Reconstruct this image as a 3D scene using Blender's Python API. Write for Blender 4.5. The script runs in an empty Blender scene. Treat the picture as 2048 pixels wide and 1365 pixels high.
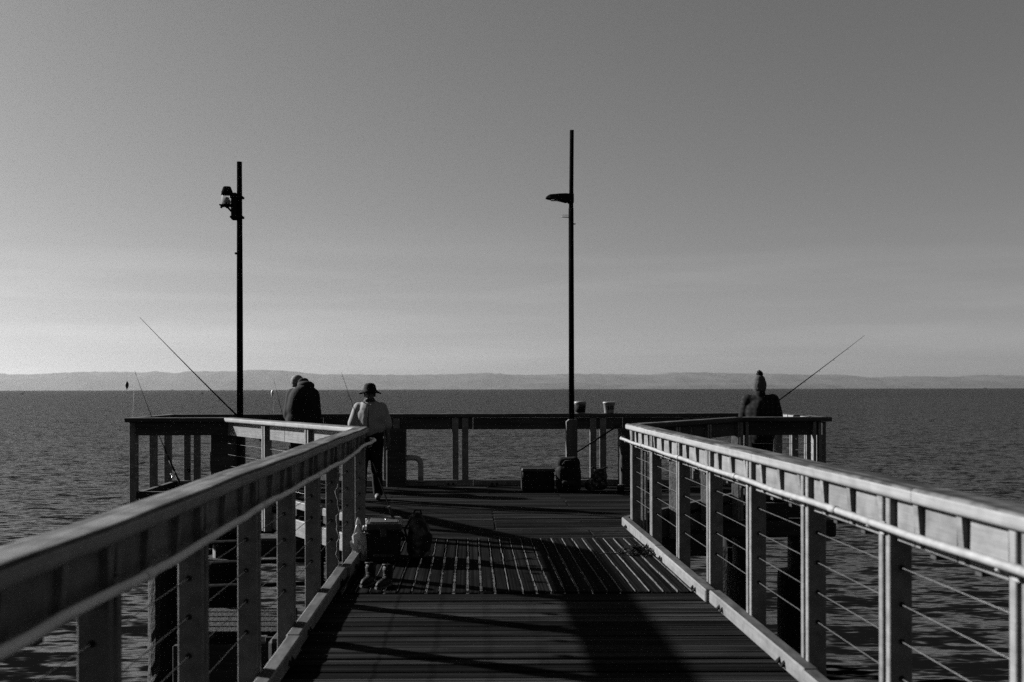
import bpy, bmesh, math, random
from mathutils import Vector, Matrix
random.seed(7)
R = math.radians
scene = bpy.context.scene
COL = scene.collection

# ------------------------------------------------------------------ camera, sky, sun, exposure
EYE = 1.67                      # eye height above the deck (deck top is z = 0)
SEA = -2.9                      # mean water level
F = 1991.0                      # focal length in photo pixels (35 mm lens)
AX, AY = 940.0, 777.0           # where the level, straight-down-the-pier direction meets the photo
cam_d = bpy.data.cameras.new('camera')
cam = bpy.data.objects.new('camera', cam_d)
COL.objects.link(cam)
cam.location = (0, 0, EYE)
cam.rotation_mode = 'XYZ'
cam.rotation_euler = (Matrix.Rotation(R(90), 3, 'X') @ Matrix.Rotation(R(-0.14), 3, 'Z')).to_euler()
cam_d.lens = 35.0
cam_d.sensor_width = 36.0
cam_d.shift_x = (1024 - AX) / 2048
cam_d.shift_y = (AY - 682.5) / 2048
cam_d.clip_start = 0.05
cam_d.clip_end = 200000
cam_d.dof.use_dof = True
cam_d.dof.focus_distance = 15.0
cam_d.dof.aperture_fstop = 2.6
scene.camera = cam

SUN_AZ = 63.4                   # degrees to the left of straight ahead
SUN_EL = 24.0
world = bpy.data.worlds.new('World')
scene.world = world
world.use_nodes = True
wt = world.node_tree
wt.nodes.clear()
def wn(t, **k):
    n = wt.nodes.new(t)
    for a, b in k.items(): setattr(n, a, b)
    return n
sky = wn('ShaderNodeTexSky', sky_type='NISHITA', sun_disc=False)
sky.sun_elevation = R(SUN_EL)
sky.sun_rotation = R(-SUN_AZ)
sky.altitude = 0
sky.air_density = 1.0
sky.dust_density = 0.95
sky.ozone_density = 1.0
sep = wn('ShaderNodeSeparateColor')          # monochrome film behind a red filter
wt.links.new(sky.outputs[0], sep.inputs[0])
mul = wn('ShaderNodeMath', operation='MULTIPLY'); mul.inputs[1].default_value = 0.16
wt.links.new(sep.outputs[0], mul.inputs[0])
pw = wn('ShaderNodeMath', operation='POWER'); pw.inputs[1].default_value = 0.8
wt.links.new(mul.outputs[0], pw.inputs[0])
# thin haze-like streaks of cloud low in the sky
tc = wn('ShaderNodeTexCoord')
mp = wn('ShaderNodeMapping'); mp.inputs['Scale'].default_value = (2.2, 2.2, 26)
wt.links.new(tc.outputs['Generated'], mp.inputs[0])
nz = wn('ShaderNodeTexNoise'); nz.inputs['Scale'].default_value = 1.6; nz.inputs['Detail'].default_value = 5
wt.links.new(mp.outputs[0], nz.inputs[0])
mr = wn('ShaderNodeMapRange'); mr.inputs[1].default_value = 0.45; mr.inputs[2].default_value = 0.8
mr.inputs[3].default_value = 1.0; mr.inputs[4].default_value = 1.2
wt.links.new(nz.outputs[0], mr.inputs[0])
sx = wn('ShaderNodeSeparateXYZ'); wt.links.new(tc.outputs['Generated'], sx.inputs[0])
lowb = wn('ShaderNodeMapRange'); lowb.inputs[1].default_value = .10; lowb.inputs[2].default_value = .17; lowb.inputs[3].default_value = 1; lowb.inputs[4].default_value = 0
wt.links.new(sx.outputs[2], lowb.inputs[0])
mxc = wn('ShaderNodeMix'); mxc.data_type = 'FLOAT'; mxc.inputs[2].default_value = 1.0
wt.links.new(lowb.outputs[0], mxc.inputs[0]); wt.links.new(mr.outputs[0], mxc.inputs[3])
m2 = wn('ShaderNodeMath', operation='MULTIPLY')
wt.links.new(pw.outputs[0], m2.inputs[0]); wt.links.new(mxc.outputs[0], m2.inputs[1])
bg = wn('ShaderNodeBackground'); bg.inputs[1].default_value = 0.138
wt.links.new(m2.outputs[0], bg.inputs[0])
wo = wn('ShaderNodeOutputWorld')
wt.links.new(bg.outputs[0], wo.inputs[0])

sun_d = bpy.data.lights.new('sun', 'SUN')
sun_d.energy = 5.0
sun_d.angle = R(1.1)
sun_d.color = (1, 1, 1)
sun = bpy.data.objects.new('sun', sun_d)
COL.objects.link(sun)
sd = Vector((-math.cos(R(SUN_EL)) * math.sin(R(SUN_AZ)), math.cos(R(SUN_EL)) * math.cos(R(SUN_AZ)), math.sin(R(SUN_EL))))
sun.rotation_euler = sd.to_track_quat('Z', 'Y').to_euler()
sun.location = (-30, 15, 20)

scene.view_settings.view_transform = 'Standard'
scene.view_settings.look = 'None'
scene.view_settings.exposure = 1.7
scene.view_settings.gamma = 1.0
scene.render.engine = 'CYCLES'
scene.cycles.max_bounces = 6
scene.cycles.diffuse_bounces = 3
scene.cycles.glossy_bounces = 3
scene.cycles.transmission_bounces = 4
scene.cycles.volume_bounces = 1
scene.cycles.use_denoising = False
scene.cycles.sample_clamp_indirect = .4
scene.cycles.caustics_reflective = False
scene.cycles.caustics_refractive = False

# ------------------------------------------------------------------ helpers
def W(px, py, Y):
    """point of the place at distance Y down the pier that the photo shows at px, py"""
    return Vector(((px - AX) / F * Y, Y, EYE - (py - AY) / F * Y))

def tag(o, label=None, cat=None, group=None, kind=None):
    if label: o['label'] = label
    if cat: o['category'] = cat
    if group: o['group'] = group
    if kind: o['kind'] = kind
    return o

def empty(name, loc=(0, 0, 0), rz=0.0):
    o = bpy.data.objects.new(name, None)
    o.empty_display_size = 0.1
    COL.objects.link(o)
    o.location = loc
    o.rotation_euler = (0, 0, rz)
    return o

class MB:
    def __init__(self): self.v, self.f, self.m, self.s = [], [], [], []
    def add(self, vs, fs, mat=0, smooth=False):
        b = len(self.v); self.v += [tuple(x) for x in vs]
        for i, f in enumerate(fs):
            self.f.append([b + k for k in f])
            self.m.append(mat[i] if isinstance(mat, (list, tuple)) else mat); self.s.append(smooth)
        return self
    def box(self, c, s, mat=0, M=None):
        x, y, z = s[0] / 2, s[1] / 2, s[2] / 2
        vs = [Vector((c[0] + a * x, c[1] + b * y, c[2] + d * z)) for a in (-1, 1) for b in (-1, 1) for d in (-1, 1)]
        if M is not None: vs = [M @ q for q in vs]
        return self.add(vs, [(0, 1, 3, 2), (4, 6, 7, 5), (0, 4, 5, 1), (2, 3, 7, 6), (0, 2, 6, 4), (1, 5, 7, 3)], mat)
    def cbox(self, lo, hi, ch=0.006, top=0, mat=0, M=None):
        """box with chamfered edges; the upper faces may take another material"""
        lo, hi = Vector(lo), Vector(hi)
        bm = bmesh.new()
        bmesh.ops.create_cube(bm, size=1)
        for q in bm.verts: q.co = Vector([lo[i] + (hi[i] - lo[i]) * (q.co[i] + .5) for i in range(3)])
        bmesh.ops.bevel(bm, geom=bm.edges[:] , offset=ch, segments=1, affect='EDGES')
        bm.normal_update()
        idx = {q: i for i, q in enumerate(bm.verts)}
        vs = [q.co.copy() for q in bm.verts]
        if M is not None: vs = [M @ q for q in vs]
        fs = [[idx[q] for q in f.verts] for f in bm.faces]
        ms = [top if f.normal.z > .9 else mat for f in bm.faces]
        bm.free()
        return self.add(vs, fs, ms)
    def bar(self, a, b, w, h, mat=0):
        a, b = Vector(a), Vector(b); d = b - a; L = d.length
        M = Matrix.Translation((a + b) / 2) @ d.to_track_quat('X', 'Z').to_matrix().to_4x4()
        return self.box((0, 0, 0), (L, w, h), mat, M)
    def tube(self, pts, rad, n=8, mat=0, caps=True, smooth=True):
        pts = [Vector(p) for p in pts]
        if not isinstance(rad, (list, tuple)): rad = [rad] * len(pts)
        vs, fs = [], []
        up = None
        for i, p in enumerate(pts):
            t = (pts[min(i + 1, len(pts) - 1)] - pts[max(i - 1, 0)]).normalized()
            if up is None:
                up = t.orthogonal().normalized()
            up = (up - t * up.dot(t)).normalized()
            s = t.cross(up)
            for k in range(n):
                a = 2 * math.pi * k / n
                vs.append(p + (up * math.cos(a) + s * math.sin(a)) * rad[i])
        for i in range(len(pts) - 1):
            for k in range(n):
                fs.append((i * n + k, i * n + (k + 1) % n, (i + 1) * n + (k + 1) % n, (i + 1) * n + k))
        self.add(vs, fs, mat, smooth)
        if caps:
            b = len(self.v) - len(vs)
            self.f.append([b + k for k in range(n)][::-1]); self.m.append(mat); self.s.append(False)
            self.f.append([b + (len(pts) - 1) * n + k for k in range(n)]); self.m.append(mat); self.s.append(False)
        return self
    def lathe(self, prof, c=(0, 0, 0), n=20, mat=0, smooth=True, sx=1, sy=1, M=None):
        vs, fs = [], []
        for r, z in prof:
            for k in range(n):
                a = 2 * math.pi * k / n
                q = Vector((c[0] + r * sx * math.cos(a), c[1] + r * sy * math.sin(a), c[2] + z))
                vs.append(M @ q if M is not None else q)
        for i in range(len(prof) - 1):
            for k in range(n):
                fs.append((i * n + k, i * n + (k + 1) % n, (i + 1) * n + (k + 1) % n, (i + 1) * n + k))
        fs.append(list(range(n))[::-1]); fs.append([(len(prof) - 1) * n + k for k in range(n)])
        return self.add(vs, fs, mat, smooth)
    def ball(self, c, r, mat=0, n=14, M=None):
        if not isinstance(r, (tuple, list)): r = (r, r, r)
        vs, fs = [], []
        m = n // 2
        c = Vector(c)
        for i in range(m + 1):
            th = math.pi * i / m
            for k in range(n):
                a = 2 * math.pi * k / n
                q = Vector((r[0] * math.sin(th) * math.cos(a), r[1] * math.sin(th) * math.sin(a), r[2] * math.cos(th)))
                if M is not None: q = M @ q
                vs.append(c + q)
        for i in range(m):
            for k in range(n):
                fs.append((i * n + k, (i + 1) * n + k, (i + 1) * n + (k + 1) % n, i * n + (k + 1) % n))
        return self.add(vs, fs, mat, True)
    def limb(self, pts, rad, n=12, mat=0):
        """chain of overlapping balls and cones, later fused into one surface"""
        for i in range(len(pts)):
            self.ball(pts[i], rad[i], mat, n)
        for i in range(len(pts) - 1):
            self.tube([pts[i], pts[i + 1]], [rad[i], rad[i + 1]], n, mat)
        return self
    def mesh(self, name, mats):
        me = bpy.data.meshes.new(name)
        me.from_pydata(self.v, [], self.f)
        for m in (mats if isinstance(mats, (list, tuple)) else [mats]): me.materials.append(m)
        me.polygons.foreach_set('material_index', self.m)
        me.polygons.foreach_set('use_smooth', self.s)
        me.validate(); me.update()
        return me
    def build(self, name, mats, parent=None):
        return link(name, self.mesh(name, mats), parent)

def link(name, me, parent=None, loc=None, rot=None):
    o = bpy.data.objects.new(name, me)
    COL.objects.link(o)
    if parent is not None: o.parent = parent
    if loc is not None: o.location = loc
    if rot is not None: o.rotation_euler = rot
    return o

def fuse(o, voxel=0.008, smooth=2):
    r = o.modifiers.new('fuse', 'REMESH'); r.mode = 'VOXEL'; r.voxel_size = voxel; r.use_smooth_shade = True
    if smooth:
        s = o.modifiers.new('soften', 'SMOOTH'); s.iterations = smooth; s.factor = .5
    return o

# ------------------------------------------------------------------ materials (all grey: the place is seen in black and white)
MAT = {}
def base(name, col=.3, rough=.6, metal=0.0, spec=.35):
    m = bpy.data.materials.new(name); m.use_nodes = True
    b = m.node_tree.nodes['Principled BSDF']
    b.inputs['Base Color'].default_value = (col, col, col, 1)
    b.inputs['Roughness'].default_value = rough
    b.inputs['Metallic'].default_value = metal
    b.inputs['Specular IOR Level'].default_value = spec
    MAT[name] = m
    return m, m.node_tree, b

def surf(name, lo, hi, rough=.7, scale=(8, 8, 8), detail=6, bump=.0, metal=0.0, spec=.12, rand=.0, dist=.02, blotch=.0, bscale=5, rvar=0.0, p0=.35, p1=.65):
    m, t, b = base(name, (lo + hi) / 2, rough, metal, spec)
    N, L = t.nodes, t.links
    tc = N.new('ShaderNodeTexCoord'); oi = N.new('ShaderNodeObjectInfo')
    ad = N.new('ShaderNodeVectorMath'); ad.operation = 'ADD'
    sc = N.new('ShaderNodeVectorMath'); sc.operation = 'SCALE'; sc.inputs[0].default_value = (17, 31, 53)
    L.new(oi.outputs['Random'], sc.inputs['Scale'])
    L.new(tc.outputs['Object'], ad.inputs[0]); L.new(sc.outputs[0], ad.inputs[1])
    mp = N.new('ShaderNodeMapping'); mp.inputs['Scale'].default_value = scale
    L.new(ad.outputs[0], mp.inputs[0])
    nz = N.new('ShaderNodeTexNoise'); nz.inputs['Scale'].default_value = 1; nz.inputs['Detail'].default_value = detail
    nz.inputs['Roughness'].default_value = .62
    L.new(mp.outputs[0], nz.inputs[0])
    mr = N.new('ShaderNodeMapRange'); mr.inputs[1].default_value = p0; mr.inputs[2].default_value = p1
    mr.inputs[3].default_value = lo; mr.inputs[4].default_value = hi
    L.new(nz.outputs[0], mr.inputs[0])
    out = mr.outputs[0]
    if rand:
        r2 = N.new('ShaderNodeMapRange'); r2.inputs[3].default_value = 1 - rand; r2.inputs[4].default_value = 1 + rand
        L.new(oi.outputs['Random'], r2.inputs[0])
        mu = N.new('ShaderNodeMath'); mu.operation = 'MULTIPLY'
        L.new(out, mu.inputs[0]); L.new(r2.outputs[0], mu.inputs[1]); out = mu.outputs[0]
    if blotch:
        n2 = N.new('ShaderNodeTexNoise'); n2.inputs['Scale'].default_value = bscale; n2.inputs['Detail'].default_value = 4
        L.new(ad.outputs[0], n2.inputs[0])
        r3 = N.new('ShaderNodeMapRange'); r3.inputs[1].default_value = .4; r3.inputs[2].default_value = .7
        r3.inputs[3].default_value = 1; r3.inputs[4].default_value = 1 - blotch
        L.new(n2.outputs[0], r3.inputs[0])
        mu = N.new('ShaderNodeMath'); mu.operation = 'MULTIPLY'
        L.new(out, mu.inputs[0]); L.new(r3.outputs[0], mu.inputs[1]); out = mu.outputs[0]
    L.new(out, b.inputs['Base Color'])
    if rvar:
        r4 = N.new('ShaderNodeMapRange'); r4.inputs[3].default_value = rough - rvar; r4.inputs[4].default_value = rough + rvar
        L.new(nz.outputs[0], r4.inputs[0]); L.new(r4.outputs[0], b.inputs['Roughness'])
    if bump:
        bp = N.new('ShaderNodeBump'); bp.inputs['Strength'].default_value = bump; bp.inputs['Distance'].default_value = dist
        L.new(nz.outputs[0], bp.inputs['Height']); L.new(bp.outputs[0], b.inputs['Normal'])
    return m

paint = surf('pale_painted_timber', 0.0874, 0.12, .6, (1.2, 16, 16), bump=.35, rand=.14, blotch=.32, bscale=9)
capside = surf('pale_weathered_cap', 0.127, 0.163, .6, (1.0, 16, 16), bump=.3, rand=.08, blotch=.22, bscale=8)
captop = surf('grey_weathered_top', 0.0216, 0.079, .75, (1.1, 20, 20), bump=.7, rand=.12, dist=.012, blotch=.75, bscale=7, p0=.44, p1=.57)
kerbtop = surf('dirty_kerb_top', 0.0213, 0.0497, .8, (4, 14, 14), bump=.2, rand=.15, blotch=.4)
deckwood = surf('dark_deck_timber', .0016, .021, .85, (.7, 44, 44), bump=.8, rand=.7, dist=.01, blotch=.55, spec=.012, rvar=.1, p0=.42, p1=.62)
slatwood = surf('oily_lengthwise_timber', .0012, .0075, .85, (.7, 44, 44), bump=.8, rand=.4, dist=.01, blotch=.5, spec=.01, p0=.42, p1=.62)
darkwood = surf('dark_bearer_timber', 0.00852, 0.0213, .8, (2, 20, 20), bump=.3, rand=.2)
pilewood = surf('oyster_crusted_pile', 0.0017, 0.0071, .75, (22, 22, 14), bump=1.0, dist=.05, rand=.2)
pileupper = surf('tarred_pile', 0.00287, 0.00768, .7, (16, 16, 3), bump=.4, rand=.2)
galv = surf('galvanised_steel', 0.1278, 0.1846, .6, (14, 14, 14), metal=.1, bump=.05, rand=.05)
cablem = surf('stainless_cable', 0.0511, 0.0852, .4, (40, 40, 40), metal=.3)
blackmetal = surf('black_steel', .006, .014, .75, (20, 20, 20), bump=.05, spec=.0)
poletop = surf('dark_pole_paint', .003, .006, .85, (6, 6, 6), rand=.1, spec=.0)
plastic_black = surf('black_plastic', .004, .009, .7, (14, 14, 14), bump=.08, spec=.08)
plastic_lid = surf('grey_plastic_lid', 0.02, 0.036, .5, (20, 20, 20), bump=.08, blotch=.3)
plastic_white = surf('white_plastic', 0.142, 0.1775, .4, (14, 14, 14), bump=.05)
cloth_dark = surf('dark_cloth', 0.00336, 0.00924, .92, (30, 30, 12), bump=.3, spec=.1)
cloth_dark2 = surf('charcoal_cloth', 0.00588, 0.0147, .92, (26, 26, 10), bump=.3, spec=.1)
cloth_light = surf('pale_shirt_cloth', 0.121, 0.163, .9, (16, 16, 6), bump=.3, spec=.1)
cloth_grey = surf('pale_grey_cloth', 0.0828, 0.128, .9, (30, 30, 14), bump=.3, spec=.1)
knit = surf('pale_wool_knit', 0.0319, 0.0532, .95, (60, 60, 90), bump=.8, dist=.01, spec=.05)
skin = surf('skin', 0.0355, 0.0497, .6, (20, 20, 20), bump=.05)
eyem, _, _ = base('eye_white', .12, .3)
haird = surf('dark_hair', .01, .03, .8, (60, 60, 14), bump=.6)
rubber, _, _ = base('dark_rubber', .012, .7)
rodm, _, _ = base('black_rod_blank', .004, .8, 0, .0)
corkm = surf('rod_grip', 0.01, 0.02, .8, (60, 60, 60))
chrome, _, _ = base('bright_reel_metal', .6, .25, .9)
whitepipe = surf('pale_plastic_conduit', .42, .5, .55, (10, 10, 10), rand=.05, blotch=.2)
cable_dark = surf('dark_cable', .006, .014, .8, (40, 40, 40), spec=.1)  # darker copy of the cable for the left and far railings
linem, _, _ = base('pale_fishing_line', .35, .4)
weed = surf('dry_weed', 0.0048, 0.018, .9, (50, 50, 50), bump=.6)
leather = surf('worn_boot_leather', 0.00162, 0.0054, .65, (24, 24, 24), bump=.3, blotch=.4)
shaded_timber = surf('dark_shaded_timber', .018, .04, .85, (1.2, 14, 14), bump=.2, rand=.15, spec=.1)  # darker rail timber, shade painted into its colour; also pile heads and stubs
stripm = surf('pale_joint_strip', 0.027, 0.0765, .8, (20, 9, 20), rand=.25)
ropem = surf('pale_rope', 0.06, 0.1, .9, (60, 60, 60), bump=.4)

# plaid jacket: crossed bands of two dark greys
def plaid():
    m, t, b = base('plaid_wool', .02, .9, 0, .1)
    N, L = t.nodes, t.links
    tc = N.new('ShaderNodeTexCoord')
    outs = []
    for d in ('X', 'Z'):
        w = N.new('ShaderNodeTexWave'); w.wave_type = 'BANDS'; w.bands_direction = d; w.inputs['Scale'].default_value = 4.2
        w.inputs['Distortion'].default_value = .6
        L.new(tc.outputs['Object'], w.inputs[0]); outs.append(w.outputs['Fac'])
    mu = N.new('ShaderNodeMath'); mu.operation = 'MULTIPLY'
    L.new(outs[0], mu.inputs[0]); L.new(outs[1], mu.inputs[1])
    mr = N.new('ShaderNodeMapRange'); mr.inputs[3].default_value = .004; mr.inputs[4].default_value = .014
    L.new(mu.outputs[0], mr.inputs[0]); L.new(mr.outputs[0], b.inputs['Base Color'])
    return m
plaidm = plaid()

def bagmat():
    m, t, b = base('thin_white_plastic_bag', .28, .35)
    b.inputs['Transmission Weight'].default_value = .0
    b.inputs['Subsurface Weight'].default_value = .0
    N, L = t.nodes, t.links
    tr = N.new('ShaderNodeBsdfTranslucent'); tr.inputs[0].default_value = (.2, .2, .2, 1)
    mx = N.new('ShaderNodeMixShader'); mx.inputs[0].default_value = .5
    L.new(b.outputs[0], mx.inputs[1]); L.new(tr.outputs[0], mx.inputs[2])
    L.new(mx.outputs[0], N['Material Output'].inputs[0])
    return m
bagm = bagmat()

def glassmat():
    m, t, b = base('clear_lamp_glass', .8, .1)
    b.inputs['Transmission Weight'].default_value = .85
    b.inputs['IOR'].default_value = 1.3
    return m
glassm = glassmat()

# ------------------------------------------------------------------ the setting: water, hills, haze
RE = 6.371e6
def sea_z(r): return SEA - r * r / (2 * RE)

def watermat():
    m, t, b = base('sea_water', .012, .12, 0, .5)
    b.inputs['IOR'].default_value = 1.333
    N, L = t.nodes, t.links
    tc = N.new('ShaderNodeTexCoord')
    prev = None
    for sc, amp, det, asp, rot in ((.05, .2, 3, 1.8, 10), (.28, .32, 2, 2.2, 18), (1.1, 1.0, 2, 2.5, 12), (3.1, 1.9, 2, 2.6, 5), (8.0, 1.2, 2, 2.8, -4)):
        mp = N.new('ShaderNodeMapping'); mp.inputs['Scale'].default_value = (sc / asp, sc, sc)
        mp.inputs['Rotation'].default_value = (0, 0, R(rot))
        L.new(tc.outputs['Object'], mp.inputs[0])
        nz = N.new('ShaderNodeTexNoise'); nz.inputs['Scale'].default_value = 1; nz.inputs['Detail'].default_value = det
        nz.inputs['Distortion'].default_value = .3
        L.new(mp.outputs[0], nz.inputs[0])
        sb = N.new('ShaderNodeVectorMath'); sb.operation = 'SUBTRACT'; sb.inputs[1].default_value = (.5, .5, .5)
        L.new(nz.outputs['Color'], sb.inputs[0])
        mu = N.new('ShaderNodeVectorMath'); mu.operation = 'MULTIPLY'; mu.inputs[1].default_value = (amp * .6, amp, 0)
        L.new(sb.outputs[0], mu.inputs[0])
        if prev:
            ad = N.new('ShaderNodeVectorMath'); ad.operation = 'ADD'
            L.new(prev.outputs[0], ad.inputs[0]); L.new(mu.outputs[0], ad.inputs[1]); prev = ad
        else: prev = mu
    ad = N.new('ShaderNodeVectorMath'); ad.operation = 'ADD'; ad.inputs[1].default_value = (0, 0, 1)
    L.new(prev.outputs[0], ad.inputs[0])
    prev = N.new('ShaderNodeVectorMath'); prev.operation = 'NORMALIZE'
    L.new(ad.outputs[0], prev.inputs[0])
    N.remove(b)
    df = N.new('ShaderNodeBsdfDiffuse'); df.inputs[0].default_value = (.0035, .0035, .0035, 1)
    gl = N.new('ShaderNodeBsdfGlossy'); gl.inputs['Roughness'].default_value = .035
    L.new(prev.outputs[0], gl.inputs['Normal'])
    fr = N.new('ShaderNodeFresnel'); fr.inputs[0].default_value = 1.333
    L.new(prev.outputs[0], fr.inputs['Normal'])
    fm = N.new('ShaderNodeMapRange'); fm.inputs[1].default_value = .10; fm.inputs[2].default_value = .80; fm.inputs[3].default_value = 0.0; fm.inputs[4].default_value = .52     # choppy sea mirrors far less than a flat one at grazing view
    L.new(fr.outputs[0], fm.inputs[0])
    mx = N.new('ShaderNodeMixShader')
    L.new(fm.outputs[0], mx.inputs[0]); L.new(df.outputs[0], mx.inputs[1]); L.new(gl.outputs[0], mx.inputs[2])
    L.new(mx.outputs[0], N['Material Output'].inputs[0])
    return m
waterm = watermat()
rings = [0, 6, 12, 20, 30, 45, 70, 110, 170, 260, 400, 600, 900, 1300, 1800, 2400, 3000, 3600, 4300, 5000, 5700, 6400, 7000, 7600, 8200, 9000, 10000, 12000]
wv, wf, NS = [(0, 0, sea_z(0))], [], 128
for r in rings[1:]:
    for k in range(NS):
        a = 2 * math.pi * k / NS
        wv.append((r * math.cos(a), r * math.sin(a), sea_z(r)))
for k in range(NS): wf.append((0, 1 + k, 1 + (k + 1) % NS))
for i in range(len(rings) - 2):
    for k in range(NS):
        a = 1 + i * NS
        wf.append((a + k, a + NS + k, a + NS + (k + 1) % NS, a + (k + 1) % NS))
w = MB(); w.add(wv, wf, 0, True)
water = tag(w.build('water', waterm), kind='structure')

hillm = surf('distant_bushland', .05, .09, .95, (.002, .002, .004), spec=.0)
def interp(tab, x):
    if x <= tab[0][0]: return tab[0][1]
    for (a, b), (c, d) in zip(tab, tab[1:]):
        if x <= c: return b + (d - b) * (x - a) / (c - a)
    return tab[-1][1]
RIDGE = [(0, 747), (18, 749), (65, 749), (120, 746), (170, 744), (250, 744), (290, 745.5), (310, 742.5), (350, 747), (375, 743), (470, 743), (500, 740), (530, 740), (580, 742.5), (600, 745), (640, 749), (720, 749), (760, 750), (830, 750), (900, 749), (975, 746), (1000, 748), (1030, 750), (1080, 750), (1140, 748), (1200, 748), (1300, 750), (1340, 745.5), (1400, 745), (1470, 747), (1560, 748), (1600, 749.5), (1680, 749.5), (1740, 755.5), (1800, 753), (1850, 753), (1910, 754), (1950, 750), (2048, 751.5)]
LOW = [(960, 780), (1000, 773), (1050, 768), (1150, 765), (1200, 769), (1300, 768), (1350, 767), (1450, 766), (1530, 767), (1640, 767.5), (1670, 771), (1690, 776), (1720, 781)]
def ridge(name, tab, Y, depth, x0, x1, n, wander):
    zb = SEA - Y * Y / (2 * RE) - 6
    vs, fs = [], []
    rows = (0, .35, .75, 1.0, 1.4, 2.0)
    prof = (0, .55, .92, 1.0, .8, 0)
    rng = random.Random(3)
    ph = [rng.uniform(0, 6) for _ in range(6)]
    for i in range(n + 1):
        px = x0 + (x1 - x0) * i / n
        if px < tab[0][0] or px > tab[-1][0]:
            h = interp(tab, px) + wander * (math.sin(px * .013 + ph[0]) + .5 * math.sin(px * .037 + ph[1]))
        else: h = interp(tab, px)
        h += wander * .10 * (math.sin(px * .31 + ph[2]) + math.sin(px * .83 + ph[3]) + math.sin(px * .17 + ph[4]))
        X = (px - AX) / F * Y
        top = EYE - (h + .0024 * (px - AX) - AY) / F * Y
        for s, p in zip(rows, prof):
            vs.append((X, Y + (s - 1) * depth, zb + max(top - zb, 2) * p))
    k = len(rows)
    for i in range(n):
        for j in range(k - 1):
            fs.append((i * k + j, (i + 1) * k + j, (i + 1) * k + j + 1, i * k + j + 1))
    mb = MB(); mb.add(vs, fs, 0, True)
    return tag(mb.build(name, hillm), kind='structure')
ridge('far_hills', RIDGE, 20000, 1500, -1700, 3700, 540, 3.0)
ridge('low_headland', LOW, 14500, 500, 960, 1720, 150, 1.2)

def hazebox():
    mb = MB(); mb.box((0, 9000, 160), (44000, 46000, 420))
    m = bpy.data.materials.new('sea_haze'); m.use_nodes = True
    t = m.node_tree; t.nodes.clear()
    v = t.nodes.new('ShaderNodeVolumePrincipled')
    v.inputs['Color'].default_value = (.31, .31, .31, 1)
    v.inputs['Density'].default_value = HAZE
    v.inputs['Anisotropy'].default_value = .45
    o = t.nodes.new('ShaderNodeOutputMaterial')
    t.links.new(v.outputs[0], o.inputs['Volume'])
    return tag(mb.build('haze', m), kind='stuff')
HAZE = 2.6e-5
hazebox()

# ------------------------------------------------------------------ the pier: deck, bearers, piles
POLY = [(-1.18, 11.3), (-3.65, 15.2), (-5.1, 15.2), (-5.1, 17.1), (5.2, 17.1), (5.2, 14.8), (3.95, 14.8), (1.93, 12.1)]
deck = tag(empty('pier_deck', (0, 0, 0)), kind='structure')
mb = MB(); mb.cbox((-.5, -.066, -.045), (.5, .066, 0), .006); plank_me = mb.mesh('plank', deckwood)
def plank(x0, x1, y, wid=.14, z=None):
    o = link('plank', plank_me, deck)
    o.location = ((x0 + x1) / 2, y, random.uniform(-.003, .003) if z is None else z)
    o.scale = ((x1 - x0), 1, 1)
    o.rotation_euler = (random.gauss(0, R(1.5)), 0, random.gauss(0, R(.06)))
    return o
y = -1.0
while y < 8.1:
    plank(-1.17 + random.uniform(-.01, .01), 1.92 + random.uniform(-.01, .01), y); y += random.uniform(.1345, .143)
Y_SLAT0, Y_SLAT1 = y - .06, 11.02
mb = MB(); mb.cbox((-.5, -.0465, -.045), (.5, .0465, 0), .005); slat_me = mb.mesh('slat', slatwood)
n = 27; px_ = 3.09 / n
for i in range(n):
    o = link('lengthwise_plank', slat_me, deck)
    o.location = (-1.17 + px_ * (i + .5), (Y_SLAT0 + Y_SLAT1) / 2, .010 + random.uniform(-.003, .003))
    o.scale = (Y_SLAT1 - Y_SLAT0 - .02, 1, 1)
    o.rotation_euler = (random.gauss(0, R(.7)), 0, R(90) + random.gauss(0, R(.06)))
rng = random.Random(31)
for i in range(1, n):          # narrow broken pale strips along the joints
    mb = MB(); x = -1.17 + px_ * i; yy = Y_SLAT0 + .03
    k = 0
    while yy < Y_SLAT1 - .05:
        y2 = min(yy + rng.uniform(.18, .6), Y_SLAT1 - .03); dx = rng.uniform(-.004, .004); w_ = rng.uniform(.0013, .0027)
        if rng.random() < .74: mb.box((x + dx, (yy + y2) / 2, .006), (2 * w_, y2 - yy - .004, .018)); yy = y2
    mb.build('joint_strip', stripm, deck)
def edge_x(y, side):
    if side < 0:
        if y < 11.3: return -1.17
        if y < 15.2: return -1.18 - (y - 11.3) / 3.9 * 2.47
        return -5.09
    if y < 12.1: return 1.92
    if y < 14.8: return 1.93 + (y - 12.1) / 2.7 * 2.02
    return 5.19
y = Y_SLAT1 + .075
while y < 17.08:
    a, b = edge_x(y - .07, -1), edge_x(y - .07, 1)
    if 14.75 < y < 15.3: a, b = edge_x(y - .07, -1), edge_x(y - .07, 1)
    s = random.choice((-1.2, .3, 1.4))
    plank(a, s - .003, y); plank(s + .003, b, y)
    y += random.uniform(.1345, .143)

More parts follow.
